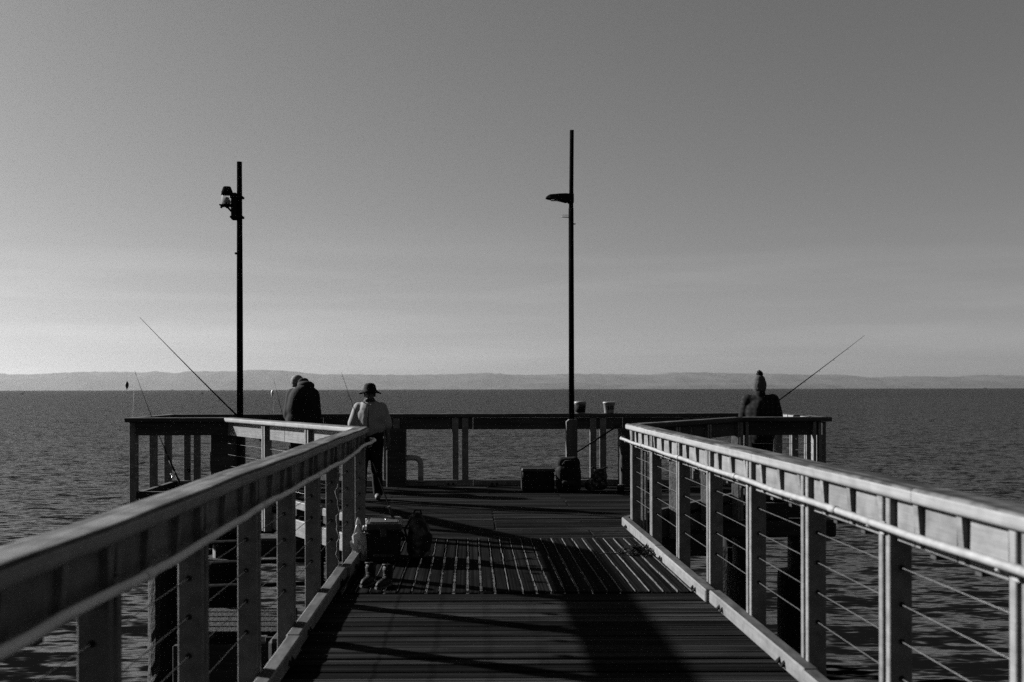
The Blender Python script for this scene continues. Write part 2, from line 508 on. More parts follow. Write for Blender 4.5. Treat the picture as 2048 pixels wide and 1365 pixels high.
# bearers under the deck
bear = MB()
for x in (-1.0, .37, 1.75): bear.cbox((x - .07, -1.2, -.30), (x + .07, 17.0, -.052), .008)
bear.build('bearer', darkwood, deck)
for (x0, x1, yy) in ((-5.2, 5.35, 16.85), (-5.2, -3.0, 15.45), (3.0, 5.45, 14.95), (-3.0, 3.2, 13.3), (-1.6, 2.3, 8.0), (-1.6, 2.3, 3.0)):
    mb = MB(); mb.cbox((x0, yy - .15, -.56), (x1, yy + .15, -.31), .03); mb.build('headstock', darkwood, deck)
def edge_beam(p, q, mat, zlo=-.27, zhi=-.05):
    p, q = Vector((*p, 0)), Vector((*q, 0)); d = (q - p)
    L = d.length; e = d.normalized()
    ang = math.atan2(e.y, e.x)
    k = max(1, round(L / 1.5))
    for i in range(k):
        mb = MB(); mb.cbox((L * i / k + .006, -.05, zlo), (L * (i + 1) / k - .006, -.002, zhi), .008)
        o = mb.build('edge_board', mat, deck); o.location = p; o.rotation_euler = (0, 0, ang)
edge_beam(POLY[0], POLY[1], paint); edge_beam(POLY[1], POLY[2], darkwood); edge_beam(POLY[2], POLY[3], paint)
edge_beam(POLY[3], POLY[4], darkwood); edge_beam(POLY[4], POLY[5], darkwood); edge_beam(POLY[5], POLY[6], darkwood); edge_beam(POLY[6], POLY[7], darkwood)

def pile(x, y, r, top, sleeve_top, sr, label, up=True):
    e = empty('pier_pile', (x, y, SEA - 1.5))
    z0 = SEA - 1.5
    mb = MB(); n = 22; rng = random.Random(int(x * 100 + y * 7))
    if top > 0:
        mb.lathe([(r, .2), (r, -.06 - z0)], n=20); mb.build('shaft', pileupper, e)
        mb = MB(); mb.cbox((-r, -r, -.058 - z0), (r, r, top - z0), .02); mb.build('squared_head', shaded_timber, e)
    else:
        mb.lathe([(r * 1.0, .2), (r, top - z0 - .03), (r * .93, top - z0)], n=20); mb.build('shaft', pileupper, e)
    # lower length swollen by an encrusted sleeve
    prof = []
    H = sleeve_top - z0
    vs, fs = [], []
    rows = 26
    for i in range(rows + 1):
        f = i / rows
        rr = sr * (1.0 + .22 * max(0, .45 - f) / .45)
        if i == rows: rr *= .96
        for k in range(n):
            a = 2 * math.pi * k / n
            q = rr * (1 + (rng.uniform(-.05, .05) if f < .72 else rng.uniform(-.008, .008)))
            vs.append((q * math.cos(a), q * math.sin(a), H * f))
    for i in range(rows):
        for k in range(n):
            fs.append((i * n + k, i * n + (k + 1) % n, (i + 1) * n + (k + 1) % n, (i + 1) * n + k))
    fs.append([rows * n + k for k in range(n)])
    mb = MB(); mb.add(vs, fs, 0, False); mb.build('sleeve', pilewood, e)
    tag(e, label, 'pile', 'piles carrying the pier head')
    return e
pile(-4.66, 15.42, .19, -.57, -1.05, .32, 'thick dark encrusted pile under the outer left corner of the pier')
pile(-3.83, 15.55, .19, .995, -.95, .33, 'dark pile rising through the deck beside the left lamp pole')
pile(-1.26, 17.02, .165, .985, -1.1, .30, 'dark round pile rising above the far kerb behind the man in the hat')
pile(2.70, 16.9, .17, .985, -1.1, .30, 'dark pile above deck at the far railing right of the two buckets')
pile(4.96, 14.95, .19, -.57, -1.08, .34, 'thick dark pile under the outer right corner of the pier')
pile(4.12, 14.98, .17, -.57, -1.0, .26, 'slimmer dark pile inward of the right corner pile')
pile(4.4, 16.85, .17, -.57, -1.0, .28, 'dark pile at the back under the right end of the pier')
pile(-4.4, 16.85, .17, -.57, -1.0, .28, 'dark pile at the back under the left end of the pier')

# ------------------------------------------------------------------ railings
CAP_LO, CAP_HI = 1.165, 1.235
def cap_profile():
    """rounded plank: (y, z) points; y outward"""
    y0, y1, z0, z1, r = -.032, .135, CAP_LO, CAP_HI, .022
    pts = []
    for cx, cz, a0 in ((y1 - r, z1 - r, 0), (y0 + r, z1 - r, 90), (y0 + r, z0 + r, 180), (y1 - r, z0 + r, 270)):
        for k in range(5):
            a = R(a0 + k * 22.5)
            pts.append((cx + r * math.cos(a), cz + r * math.sin(a)))
    return pts
CAPP = cap_profile()
def cap_board(x0, x1, cut0=0.0, cut1=0.0, wob=0.0):
    """cap plank from x0 to x1; cut = mitre slope dx/dy at the ends"""
    mb = MB(); n = len(CAPP); k = max(2, int((x1 - x0) / .25))
    vs, fs, ms = [], [], []
    rng = random.Random(int(x0 * 100) + 5)
    ph = rng.uniform(0, 6)
    for i in range(k + 1):
        f = i / k
        for (yy, zz) in CAPP:
            a = x0 + cut0 * yy; b = x1 + cut1 * yy
            x = a + (b - a) * f
            w_ = wob * (math.sin(x * 2.1 + ph) + .6 * math.sin(x * 5.3 + ph))
            vs.append((x, yy + w_, zz + .4 * w_ * (1 if zz > (CAP_LO + CAP_HI) / 2 else .3)))
    for i in range(k):
        for j in range(n):
            fs.append((i * n + j, (i + 1) * n + j, (i + 1) * n + (j + 1) % n, i * n + (j + 1) % n))
            za, zb = CAPP[j][1], CAPP[(j + 1) % n][1]
            ms.append(1 if (za + zb) / 2 > CAP_HI - .011 else 0)
    fs.append(list(range(n))); ms.append(0)
    fs.append([k * n + j for j in range(n)][::-1]); ms.append(0)
    mb.add(vs, fs, ms, False)
    return mb

mb = MB(); mb.cbox((-.0225, 0, -.30), (.0225, .105, CAP_LO - .001), .004); post_me = mb.mesh('post', paint)
mb = MB(); mb.cbox((-.055, .0, -.30), (.055, .055, CAP_LO - .001), .004); wide_me = mb.mesh('post', paint)
mb = MB(); mb.lathe([(.013, 0), (.013, .006), (.009, .010)], n=6); bolt_me = mb.mesh('bolt', blackmetal)
mb = MB()     # small tapering bracket under the cap and its stub behind
mb.add([(-.022, .036, .975), (.022, .036, .975), (.022, .036, 1.163), (-.022, .036, 1.163), (-.022, .016, .975), (.022, .016, .975), (.022, .002, 1.163), (-.022, .002, 1.163)],
       [(0, 3, 2, 1), (4, 5, 6, 7), (0, 1, 5, 4), (2, 3, 7, 6), (1, 2, 6, 5), (0, 4, 7, 3)])
mb.box((0, .115, .943), (.05, .07, .04), 1)
bracket_me = mb.mesh('bracket', [paint, shaded_timber])

def railing(p0, p1, label, posts, wide=False, fstep=.386, pipem=None, cabm=None, capm=None, fascia=True, brackets=True, pipe=None, cut=(0, 0), boards=2.6, bolts=False, cables=True, ext=(0, 0), wob=0.0, single=False, matf=None, cab_ext=(0, 0)):
    p0, p1 = Vector((*p0, 0)), Vector((*p1, 0))
    d = p1 - p0; L = d.length
    e = empty('railing', p0, math.atan2(d.y, d.x))
    tag(e, label, 'railing', 'timber and cable railings around the pier')
    for s in posts:
        for q in ((-.085, .085) if wide else (-.04, .04)):
            o = link('post', wide_me if wide else post_me, e, (s + q, 0, 0), (0, 0, 0))
            if bolts and q > 0:
                for z in (.33, .50, .67, .84):
                    link('bolt', bolt_me, o, (.0225 if bolts > 0 else -.0225 - .08, .055, z), (0, R(90) if bolts > 0 else R(-90), 0))
    x0, x1 = -ext[0], L + ext[1]
    k = max(1, round((x1 - x0) / boards))
    cuts = [x0 + (x1 - x0) * i / k + (random.uniform(-.25, .25) if 0 < i < k else 0) for i in range(k + 1)]
    for i in range(k):
        m = cap_board(cuts[i] + (.002 if i else 0), cuts[i + 1] - (.002 if i < k - 1 else 0), cut[0] if i == 0 else 0, cut[1] if i == k - 1 else 0, wob)
        m.build('cap_board', [capm or capside, captop], e)
    if fascia:
        step = fstep
        m_ = max(1, round(L / step)); st = L / m_
        bm_ = MB(); bm_.cbox((-st / 2 + .004, .032, .965), (st / 2 - .004, .056, CAP_LO - .002), .003)
        me = bm_.mesh('fascia_board', matf or paint)
        for i in range(m_): link('fascia_board', me, e, ((i + .5) * st, 0, random.uniform(-.003, 0)))
        if brackets:
            for i in range(m_): link('bracket', bracket_me, e, ((i + .18) * st, 0, 0))
    if cables:
        for z in (.33, .50, .67, .84):
            mb = MB(); mb.tube([(-cab_ext[0], .052, z), (L + cab_ext[1], .052, z)], .0024, 6); mb.build('cable', cabm or cablem, e)
    if pipe is not None:
        pts = pipe
        mb = MB(); mb.tube(pts, .0175, 10); h = mb.build('handrail_pipe', pipem or galv, e)
        for s in posts:
            if pts[0][0] + .05 < s < pts[-1][0] - .05:
                mb = MB(); mb.tube([(s + .0, -.078, 1.03), (s, -.05, 1.015), (s, .002, 1.015)], .008, 6)
                mb.box((s, -.004, 1.015), (.05, .008, .06)); mb.build('pipe_bracket', galv, h)
        for x in [pts[0][0] + 1.5 + 1.9 * i for i in range(7)]:
            if x < pts[-1][0] - .2:
                z = interp([(a[0], a[2]) for a in pts], x); yy = interp([(a[0], a[1]) for a in pts], x)
                mb = MB(); mb.tube([(x - .045, yy, z), (x + .045, yy, z)], .0205, 10); mb.build('pipe_coupling', pipem or galv, h)
    return e

def kerb(p0, p1, label, seg=2.3, dark=False, clips=True, lift=0.0):
    p0, p1 = Vector((*p0, 0)), Vector((*p1, 0))
    d = p1 - p0; L = d.length
    e = empty('kerb', p0, math.atan2(d.y, d.x))
    tag(e, label, 'kerb', 'timber kerbs along the deck edge')
    k = max(1, round(L / seg))
    for i in range(k):
        mb = MB(); a, b = L * i / k + .004, L * (i + 1) / k - .004
        mb.cbox((a, -.092, -.002 + lift), (b, -.003, .1 + lift), .009, top=1)
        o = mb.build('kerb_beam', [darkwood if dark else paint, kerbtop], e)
        o.location = (0, random.uniform(-.006, .006), 0); o.rotation_euler = (0, 0, random.gauss(0, .0018))
        if lift:
            for x in (a + .15, (a + b) / 2, b - .15):
                mb = MB(); mb.cbox((x - .08, -.085, -.002), (x + .08, -.01, lift - .003), .004); mb.build('spacer', darkwood, o)
        if clips:
            for x in (a + .32, b - .42):
                for q in (0, .085):
                    mb = MB(); c = Vector((x + q, -.092, .022))
                    mb.add([c + Vector(t) for t in ((-.022, .002, 0), (.022, .002, 0), (.022, -.025, 0), (-.022, -.025, 0), (-.010, .002, .035), (.010, .002, .035))],
                           [(0, 3, 2, 1), (2, 3, 4, 5), (0, 1, 5, 4), (0, 4, 3), (1, 2, 5)])
                    mb.build('bolt_clip', blackmetal, o)
    return e

# walkway, left: posts about 1.16 m apart
SP = 1.16
lx, rx = -1.18, 1.93
posts_l = [11.15 - 1.12 * i + 1.0 for i in range(11)]
posts_l = [s for s in posts_l if s > 0]
pipe_l = []
rng = random.Random(21)
for i in range(60):
    x = 1.0 + 11.4 * i / 59
    wz = .007 * math.sin(x * 2.3 + .6) + .004 * math.sin(x * 5.1) + rng.uniform(-.003, .003)
    pipe_l.append((x, -.08 + .012 * math.sin(x * 1.7 + 2), 1.045 + wz + max(0, x - 10.3) * .018))
pipe_l += [(12.46, -.075, 1.083), (12.50, -.03, 1.09)]
railing((lx, -1.0), (lx, 11.3), 'long weathered railing left of the walkway in shade, with a bent handrail pipe', posts_l, cabm=cable_dark, pipe=pipe_l, pipem=whitepipe, cut=(0, -.28), boards=3.4, bolts=-1, wob=.004)
kerb((lx, -1.0), (lx, 11.25), 'timber kerb along the left side of the walkway', clips=True)
# walkway, right (built from the head towards the camera)
posts_r = [.16, 1.46, 2.83, 4.02, 5.19, 6.345, 7.453, 8.594, 9.735, 10.9, 12.05]
pipe_r = [(-.16, -.03, 1.062), (-.14, -.07, 1.058)] + [(-.10 + i * .22, -.08 + .003 * math.sin(i * 1.3), 1.048 + .003 * math.sin(i * .8 + 1)) for i in range(60)]
railing((rx, 12.1), (rx, -1.0), 'long sunlit pale railing right of the walkway', posts_r, pipe=pipe_r, cut=(.34, 0), boards=2.6, bolts=1, ext=(.06, 0))
kerb((rx, 12.1), (rx, -1.0), 'sunlit pale timber kerb along the right side of the walkway')
# flare, wings, sides and far side of the head
railing(POLY[0], POLY[1], 'sunlit railing slanting out behind the left walkway corner', [.3, 1.47, 2.98], fstep=2.3, cut=(-.28, .28), brackets=False)
kerb(POLY[0], POLY[1], 'pale kerb on blocks under the slanting left railing', lift=.09, clips=False)
railing(POLY[1], POLY[2], 'short dark railing facing the camera at the left wing', [], cabm=cable_dark, fstep=1.4, cut=(.28, 0), matf=shaded_timber, capm=shaded_timber, brackets=False, ext=(0, .13))
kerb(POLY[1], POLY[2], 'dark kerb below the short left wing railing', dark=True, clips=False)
railing(POLY[2], POLY[3], 'dark railing along the left end of the pier head', [.06, 1.0, 1.78], cabm=cable_dark, fstep=1.9, matf=shaded_timber, capm=shaded_timber, brackets=False, ext=(0, .13))
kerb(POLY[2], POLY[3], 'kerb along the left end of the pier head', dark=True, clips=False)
far = railing(POLY[3], POLY[4], 'long dark railing across the far side of the pier head', [.32, 2.3, 3.75, 4.93, 7.30, 8.9, 10.05], wide=True, cabm=cable_dark, fstep=2.6, matf=shaded_timber, capm=shaded_timber, brackets=False, boards=3.4, ext=(.13, .13), wob=.004)
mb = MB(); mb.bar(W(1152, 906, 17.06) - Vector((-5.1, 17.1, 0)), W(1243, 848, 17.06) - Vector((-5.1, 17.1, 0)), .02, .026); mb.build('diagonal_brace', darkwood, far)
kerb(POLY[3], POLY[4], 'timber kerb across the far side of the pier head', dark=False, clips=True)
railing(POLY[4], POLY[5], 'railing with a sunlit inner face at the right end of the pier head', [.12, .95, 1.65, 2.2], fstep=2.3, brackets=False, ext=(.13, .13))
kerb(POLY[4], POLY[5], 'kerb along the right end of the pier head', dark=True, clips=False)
railing(POLY[5], POLY[6], 'short dark railing facing the camera at the right wing', [.07, 1.15], fstep=1.25, cut=(0, .30), matf=shaded_timber, capm=shaded_timber, brackets=False, ext=(.13, 0))
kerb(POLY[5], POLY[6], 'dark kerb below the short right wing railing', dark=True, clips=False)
railing(POLY[6], POLY[7], 'dark railing slanting out behind the right walkway corner', [.1, 1.2, 2.2, 3.15], fstep=1.7, cut=(-.30, -.34), matf=shaded_timber, capm=shaded_timber, brackets=False)
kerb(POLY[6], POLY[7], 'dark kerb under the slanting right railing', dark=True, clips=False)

# lower landing seen between the posts on the left
lo = empty('lower_landing', (-3.6, 12.2, -1.35))
for i in range(5):
    mb = MB(); mb.cbox((0, i * .27, .0), (1.25, i * .27 + .22, .05), .008); mb.build('landing_plank', pilewood, lo)
for x in (.05, 1.1):
    mb = MB(); mb.cbox((x, -.1, -.3), (x + .12, 1.5, -.004), .01); mb.build('landing_bearer', darkwood, lo)
mb = MB(); mb.cbox((-.02, -.12, -.56), (1.3, -.02, -.10), .01); mb.build('fender', darkwood, lo)
for z in (.30, .62, .90):
    mb = MB(); mb.tube([(-.15, 1.5, z), (2.2, 1.5, z + .06)], .03, 8); mb.build('landing_rail', blackmetal, lo)
for x in (1.55, 2.2):
    mb = MB(); mb.tube([(x, 1.5, -.25), (x, 1.5, 1.02)], .035, 8); mb.build('landing_post', blackmetal, lo)
for (x, y0) in ((.1, .05), (1.15, 1.4)):
    mb = MB(); mb.lathe([(.13, -3.0), (.12, -.30)], (x, y0, 0), 14); mb.build('landing_pile', pilewood, lo)
tag(lo, 'small lower landing with planks and dark rails below the left railing', 'landing')

# ------------------------------------------------------------------ lamp poles
p = W(480, 830, 15.62); e = empty('lamp_pole', (p.x, 15.62, 0))
mb = MB(); mb.cbox((-.075, -.075, 0), (.075, .075, 1.02), .03); mb.build('base_post', darkwood, e)
mb = MB(); mb.tube([(0, 0, .98), (0, 0, 3.0), (0, 0, 5.23)], [.05, .048, .040], 14); pl = mb.build('pole', poletop, e)
mb = MB(); mb.cbox((-.125, -.06, 4.32), (-.035, .06, 4.74), .012); br = mb.build('bracket_box', blackmetal, e)
for z in (4.36, 4.67):
    mb = MB(); mb.cbox((-.14, -.065, z - .018), (.065, .065, z + .018), .008); mb.build('clamp', blackmetal, e)
mb = MB(); mb.cbox((-.30, -.09, 4.535), (-.10, .09, 4.555), .005); mb.bar((-.20, 0, 4.535), (-.115, 0, 4.44), .02, .03); mb.build('shelf', blackmetal, e)
mb = MB(); mb.lathe([(.075, 0), (.085, .05), (.088, .14), (.07, .17)], (-.195, 0, 4.56), 16); mb.build('lamp_glass', glassm, e)
mb = MB(); mb.lathe([(.03, .005), (.045, .05), (.02, .11)], (-.195, 0, 4.56), 12); mb.build('lamp_socket', galv, e)
mb = MB(); mb.lathe([(.092, .14), (.088, .2), (.062, .27), (.055, .28)], (-.195, 0, 4.56), 16); mb.build('lamp_hood', blackmetal, e)
for x in (-.285, -.2):
    mb = MB(); mb.lathe([(.012, -.03), (.018, -.02), (.018, -.005), (.01, 0)], (x, 0, 4.535), 8); mb.build('shelf_bolt', blackmetal, e)
mb = MB(); mb.cbox((-.075, -.02, 3.78), (-.03, .02, 3.81), .004); mb.build('lug', blackmetal, e)
tag(e, 'shorter dark lamp pole at left with a glass lantern on a bracket', 'lamp pole')

p = W(1143, 830, 16.88); e = empty('lamp_pole', (p.x, 16.88, 0))
mb = MB(); mb.add([(-.095, -.09, 0), (.09, -.09, 0), (.09, .09, 0), (-.095, .09, 0), (-.095, -.09, 1.10), (.09, -.09, 1.14), (.09, .09, 1.14), (-.095, .09, 1.10), (-.045, -.09, 1.14), (-.045, .09, 1.14)],
                  [(3, 2, 1, 0), (0, 1, 5, 8, 4), (1, 2, 6, 5), (2, 3, 7, 9, 6), (3, 0, 4, 7), (4, 8, 9, 7), (8, 5, 6, 9)]); mb.build('base_post', surf('dark_base_timber', .04, .06, .8, (9, 9, 1.5), bump=.2), e)  # base post in one even dark tone
mb = MB(); mb.tube([(0, 0, 1.12), (0, 0, 4.72)], [.047, .043], 14); mb.build('pole', poletop, e)
mb = MB(); mb.tube([(0, 0, 4.70), (.004, 0, 4.9), (.016, 0, 6.04)], [.039, .037, .035], 12); mb.build('upper_pole', poletop, e)
mb = MB()   # flat wedge-shaped lantern reaching left
sec = [(-.02, .085, -.105, .03), (-.09, .10, -.115, .035), (-.20, .11, -.085, .03), (-.36, .095, -.062, .018), (-.415, .06, -.055, -.012), (-.43, .04, -.052, -.03)]
vs, fs = [], []
for (x, hw, zl, zh) in sec:
    vs += [(x, -hw, zl + .01), (x, -hw * .7, zl), (x, hw * .7, zl), (x, hw, zl + .01), (x, hw * .9, zh - .008), (x, hw * .5, zh), (x, -hw * .5, zh), (x, -hw * .9, zh - .008)]
for i in range(len(sec) - 1):
    for k in range(8): fs.append((i * 8 + k, i * 8 + (k + 1) % 8, (i + 1) * 8 + (k + 1) % 8, (i + 1) * 8 + k))
fs.append(list(range(8))[::-1]); fs.append([(len(sec) - 1) * 8 + k for k in range(8)])
mb.add([(a, b, c + 4.93) for a, b, c in vs], fs, 0, False); lh = mb.build('lamp_head', blackmetal, e)
mb = MB(); mb.box((-.24, 0, 4.853), (.2, .12, .01)); mb.build('lens', glassm, lh)
mb = MB(); mb.cbox((-.055, -.05, 4.80), (.045, .05, 4.965), .01); mb.build('clamp', blackmetal, e)
for z in (4.565, 4.60):
    mb = MB(); mb.tube([(-.03, 0, z), (-.17, 0, z + .005)], .004 if z > 4.58 else .008, 6); mb.build('bird_wire', galv, e)
mb = MB(); mb.tube([(.03, 0, 4.45), (.075, 0, 4.452)], .010, 6); mb.build('lug', blackmetal, e)
tag(e, 'taller lamp pole at the far railing with a flat lamp head pointing left', 'lamp pole')

# ------------------------------------------------------------------ people
def hand(mb, wrist, d, up, side, curl=.5, s=1.0):
    """palm and five bent fingers; d = pointing direction, up = back of the hand, side = towards the thumb"""
    d, up, side = Vector(d).normalized(), Vector(up).normalized(), Vector(side).normalized()
    w = Vector(wrist)
    mb.limb([w, w + d * .04 * s], [.024 * s, .026 * s], 8)
    for k, (off, ln) in enumerate(((.03, .075), (.010, .085), (-.010, .08), (-.03, .062))):
        a = w + d * .035 * s + side * off * .8 * s
        b = w + d * .088 * s + side * off * s
        c = b + (d * math.cos(curl) - up * math.sin(curl)) * ln * .5 * s
        f = c + (d * math.cos(curl * 2.2) - up * math.sin(curl * 2.2)) * ln * .5 * s
        mb.limb([a, b, c, f], [.014 * s, .0105 * s, .0095 * s, .008 * s], 7)
    a = w + d * .02 * s + side * .022 * s
    b = a + (d * .6 + side * .7).normalized() * .045 * s
    c = b + (d * .9 + side * .2 - up * .3).normalized() * .035 * s
    mb.limb([a, b, c], [.014 * s, .012 * s, .0095 * s], 7)

def head(mb, c, yaw=0, pitch=0, roll=0):
    M = Matrix.Rotation(yaw, 3, 'Z') @ Matrix.Rotation(pitch, 3, 'X') @ Matrix.Rotation(roll, 3, 'Y')
    c = Vector(c)
    q = lambda *t: c + M @ Vector(t)
    mb.ball(q(0, -.008, .03), (.076, .095, .095), n=16, M=M)
    mb.ball(q(0, .02, -.035), (.062, .075, .085), n=16, M=M)
    mb.limb([q(0, .085, .005), q(0, .108, -.03)], [.012, .016], 8)
    mb.limb([q(-.016, .096, -.04), q(.016, .096, -.04)], [.012, .012], 6)
    mb.limb([q(-.025, .085, -.072), q(.025, .085, -.072)], [.012, .012], 6)
    mb.limb([q(-.02, .068, -.105), q(.02, .068, -.105)], [.026, .026], 6)
    mb.limb([q(-.045, .078, .03), q(.045, .078, .03)], [.014, .014], 6)
    for s in (-1, 1):
        mb.ball(q(.078 * s, -.005, -.01), (.012, .024, .034), n=10, M=M)
    return q, M

def joint(*t): return Vector(t)

def person(name, label, loc, rz, J, mats, extra=None):
    """J: joints in the person's own frame (facing +y, feet at z 0)"""
    e = empty(name, loc, rz)
    body = MB()
    hip = (J['hipL'] + J['hipR']) / 2
    body.limb([hip, J['belly'], J['chest'], J['neck']], [.125, .125, .14, .06], 14)
    body.limb([J['neck'], J['head'] + Vector((0, -.01, -.08))], [.056, .055], 12)
    body.limb([J['shL'], J['chest'], J['shR']], [.065, .12, .065], 12)
    for s in 'LR':
        body.limb([J['hip' + s], J['knee' + s], J['ankle' + s]], [.088, .058, .042], 12)
        body.limb([J['ankle' + s], J['toe' + s]], [.042, .032], 10)
        body.limb([J['sh' + s], J['elb' + s], J['wr' + s]], [.052, .042, .029], 12)
        hd = J.get('hand' + s)
        hand(body, J['wr' + s], *hd)
    q, M = head(body, J['head'], *J['headrot'])
    b = body.build('body', mats['skin'], e); fuse(b, .0075, 2)
    for s in (-1, 1):
        mb = MB(); mb.ball(q(.03 * s, .083, .006), .011, n=8); o = mb.build('eye', eyem, b)
        mb = MB(); mb.ball(q(.03 * s, .092, .006), .005, n=6); mb.build('pupil', rubber, b)
    # trousers
    mb = MB()
    mb.limb([hip + Vector((0, 0, .10)), hip], [.150, .155], 14)
    for s in 'LR':
        mb.limb([J['hip' + s], J['knee' + s], J['ankle' + s] + Vector((0, 0, .02))], [.115, .085, .078], 12)
    fuse(mb.build('trousers', mats['trousers'], e), .012, 3)
    for s in 'LR':
        mb = MB()
        a, t = J['ankle' + s], J['toe' + s]
        heel = a + (a - t).normalized() * .03; heel.z = .045
        mb.limb([a + Vector((0, 0, .03)), heel], [.05, .045], 10)
        t2 = Vector((t.x, t.y, .042)); mb.limb([heel, (heel + t2) / 2 + Vector((0, 0, .008)), t2], [.043, .05, .04], 10)
        fuse(mb.build('shoe', mats['shoe'], e), .010, 2)
    if extra: extra(e, J, q, M)
    tag(e, label, 'person', 'people on the pier head')
    return e

def garment(e, name, mat, chains, voxel=.011, sm=3, balls=()):
    mb = MB()
    for c, r in balls: mb.ball(c, r, n=20)
    for pts, rad in chains: mb.limb(pts, rad, 14)
    return fuse(mb.build(name, mat, e), voxel, sm)

# the man in the hat, facing the camera (his own +y is towards the camera)
def stand(h=1.0, spread=.10):
    J = dict(
        hipL=joint(-.095, 0, .90), hipR=joint(.095, 0, .90), belly=joint(0, 0, 1.08), chest=joint(0, -.01, 1.28), neck=joint(0, -.01, 1.45), head=joint(0, .02, 1.585),
        shL=joint(-.185, -.01, 1.40), shR=joint(.185, -.01, 1.40), elbL=joint(-.27, -.02, 1.13), elbR=joint(.27, -.02, 1.13), wrL=joint(-.27, .07, .90), wrR=joint(.27, .07, .90),
        kneeL=joint(-spread, .02, .48), kneeR=joint(spread, .02, .48), ankleL=joint(-spread - .01, -.02, .085), ankleR=joint(spread + .01, -.02, .085),
        toeL=joint(-spread - .03, .15, .04), toeR=joint(spread + .03, .15, .04), headrot=(0, 0, 0),
        handL=((.05, .15, -1), (-1, .2, 0), (.2, 1, 0), .5), handR=((-.05, .15, -1), (1, .2, 0), (-.2, 1, 0), .5))
    return J
J = stand()
J['wrR'] = joint(.13, .17, 1.02); J['elbR'] = joint(.25, .02, 1.11); J['handR'] = ((-1, .2, -.3), (0, 1, .2), (0, .3, 1), .8)
J['elbL'] = joint(-.245, -.03, 1.11); J['wrL'] = joint(-.28, .03, .88)
J['shL'] = joint(-.165, -.01, 1.375); J['shR'] = joint(.165, -.01, 1.375)
J['ankleR'] = joint(.12, .10, .085); J['kneeR'] = joint(.11, .08, .48); J['toeR'] = joint(.14, .27, .04)
J['ankleL'] = joint(-.10, -.12, .085); J['toeL'] = joint(-.12, .05, .04)
def hat_man(e, J, q, M):
    sh = garment(e, 'shirt', cloth_light, [
        ([J['belly'] + Vector((0, 0, -.02)), J['chest'] + Vector((0, 0, -.06)), J['chest'] + Vector((0, 0, .06)), J['neck'] + Vector((0, 0, -.03))], [.19, .20, .18, .085]),
        ([J['belly'] + Vector((-.06, 0, -.02)), J['belly'] + Vector((.06, 0, -.02))], [.155, .155]),
        ([J['shL'], J['chest'] + Vector((0, 0, .06)), J['shR']], [.085, .14, .085]),
        ([J['shL'], J['shL'].lerp(J['elbL'], .9)], [.095, .098]), ([J['shR'], J['shR'].lerp(J['elbR'], .9)], [.095, .098])], .013, 8, [(J['chest'] + Vector((0, 0, -.05)), (.235, .185, .24)), (J['belly'] + Vector((0, 0, .0)), (.235, .185, .12))])
    mb = MB(); mb.tube([(0, .186, 1.06), (0, .188, 1.18), (0, .178, 1.30), (0, .14, 1.42)], .009, 6); mb.build('placket', cloth_dark, sh)
    for s in (-1, 1):
        mb = MB(); mb.bar((.015 * s, .125, 1.425), (.085 * s, .075, 1.475), .055, .012); mb.build('collar', cloth_light, sh)
    garment(e, 'neck_scarf', cloth_dark, [([J['neck'] + Vector((0, 0, -.01)), J['neck'] + Vector((0, .012, .05))], [.078, .072])], .010)
    mb = MB()
    for k in range(26):
        a = R(-90 + 180 * k / 25); mb.limb([q(.062 * math.sin(a), .02 + .06 * math.cos(a), -.085), q(.05 * math.sin(a), .02 + .055 * math.cos(a), -.125)], [.024, .02], 6)
    fuse(mb.build('beard', haird, e), .009, 1)
    mb = MB()
    n = 28; vs, fs = [], []
    prof = [(.098, .035), (.168, .020), (.174, .034), (.104, .062), (.098, .085), (.086, .135), (.06, .160), (.02, .170)]
    for r, z in prof:
        for k in range(n):
            a = 2 * math.pi * k / n
            droop = -.018 * abs(math.cos(a)) ** 2 * (1 if r > .12 else 0) + (.006 * math.sin(3 * a) if r > .12 else 0)
            vs.append(q(r * .98 * math.cos(a), r * 1.04 * math.sin(a) - .005, z + droop))
    for i in range(len(prof) - 1):
        for k in range(n): fs.append((i * n + k, i * n + (k + 1) % n, (i + 1) * n + (k + 1) % n, (i + 1) * n + k))
    fs.append([(len(prof) - 1) * n + k for k in range(n)])
    mb.add(vs, fs, 0, True); mb.build('hat', cloth_dark, e)
    mb = MB(); mb.limb([J['belly'] + Vector((-.05, 0, -.09)), J['belly'] + Vector((.05, 0, -.09))], [.16, .16], 14); fuse(mb.build('belt_bag', cloth_dark, e), .012)
p = W(740, 1000, 14.9)
person('person', 'man in a dark brimmed hat and pale shirt walking towards the camera', (p.x, 14.9, 0), R(180 - 4), J, dict(skin=skin, trousers=cloth_dark, shoe=rubber), hat_man)

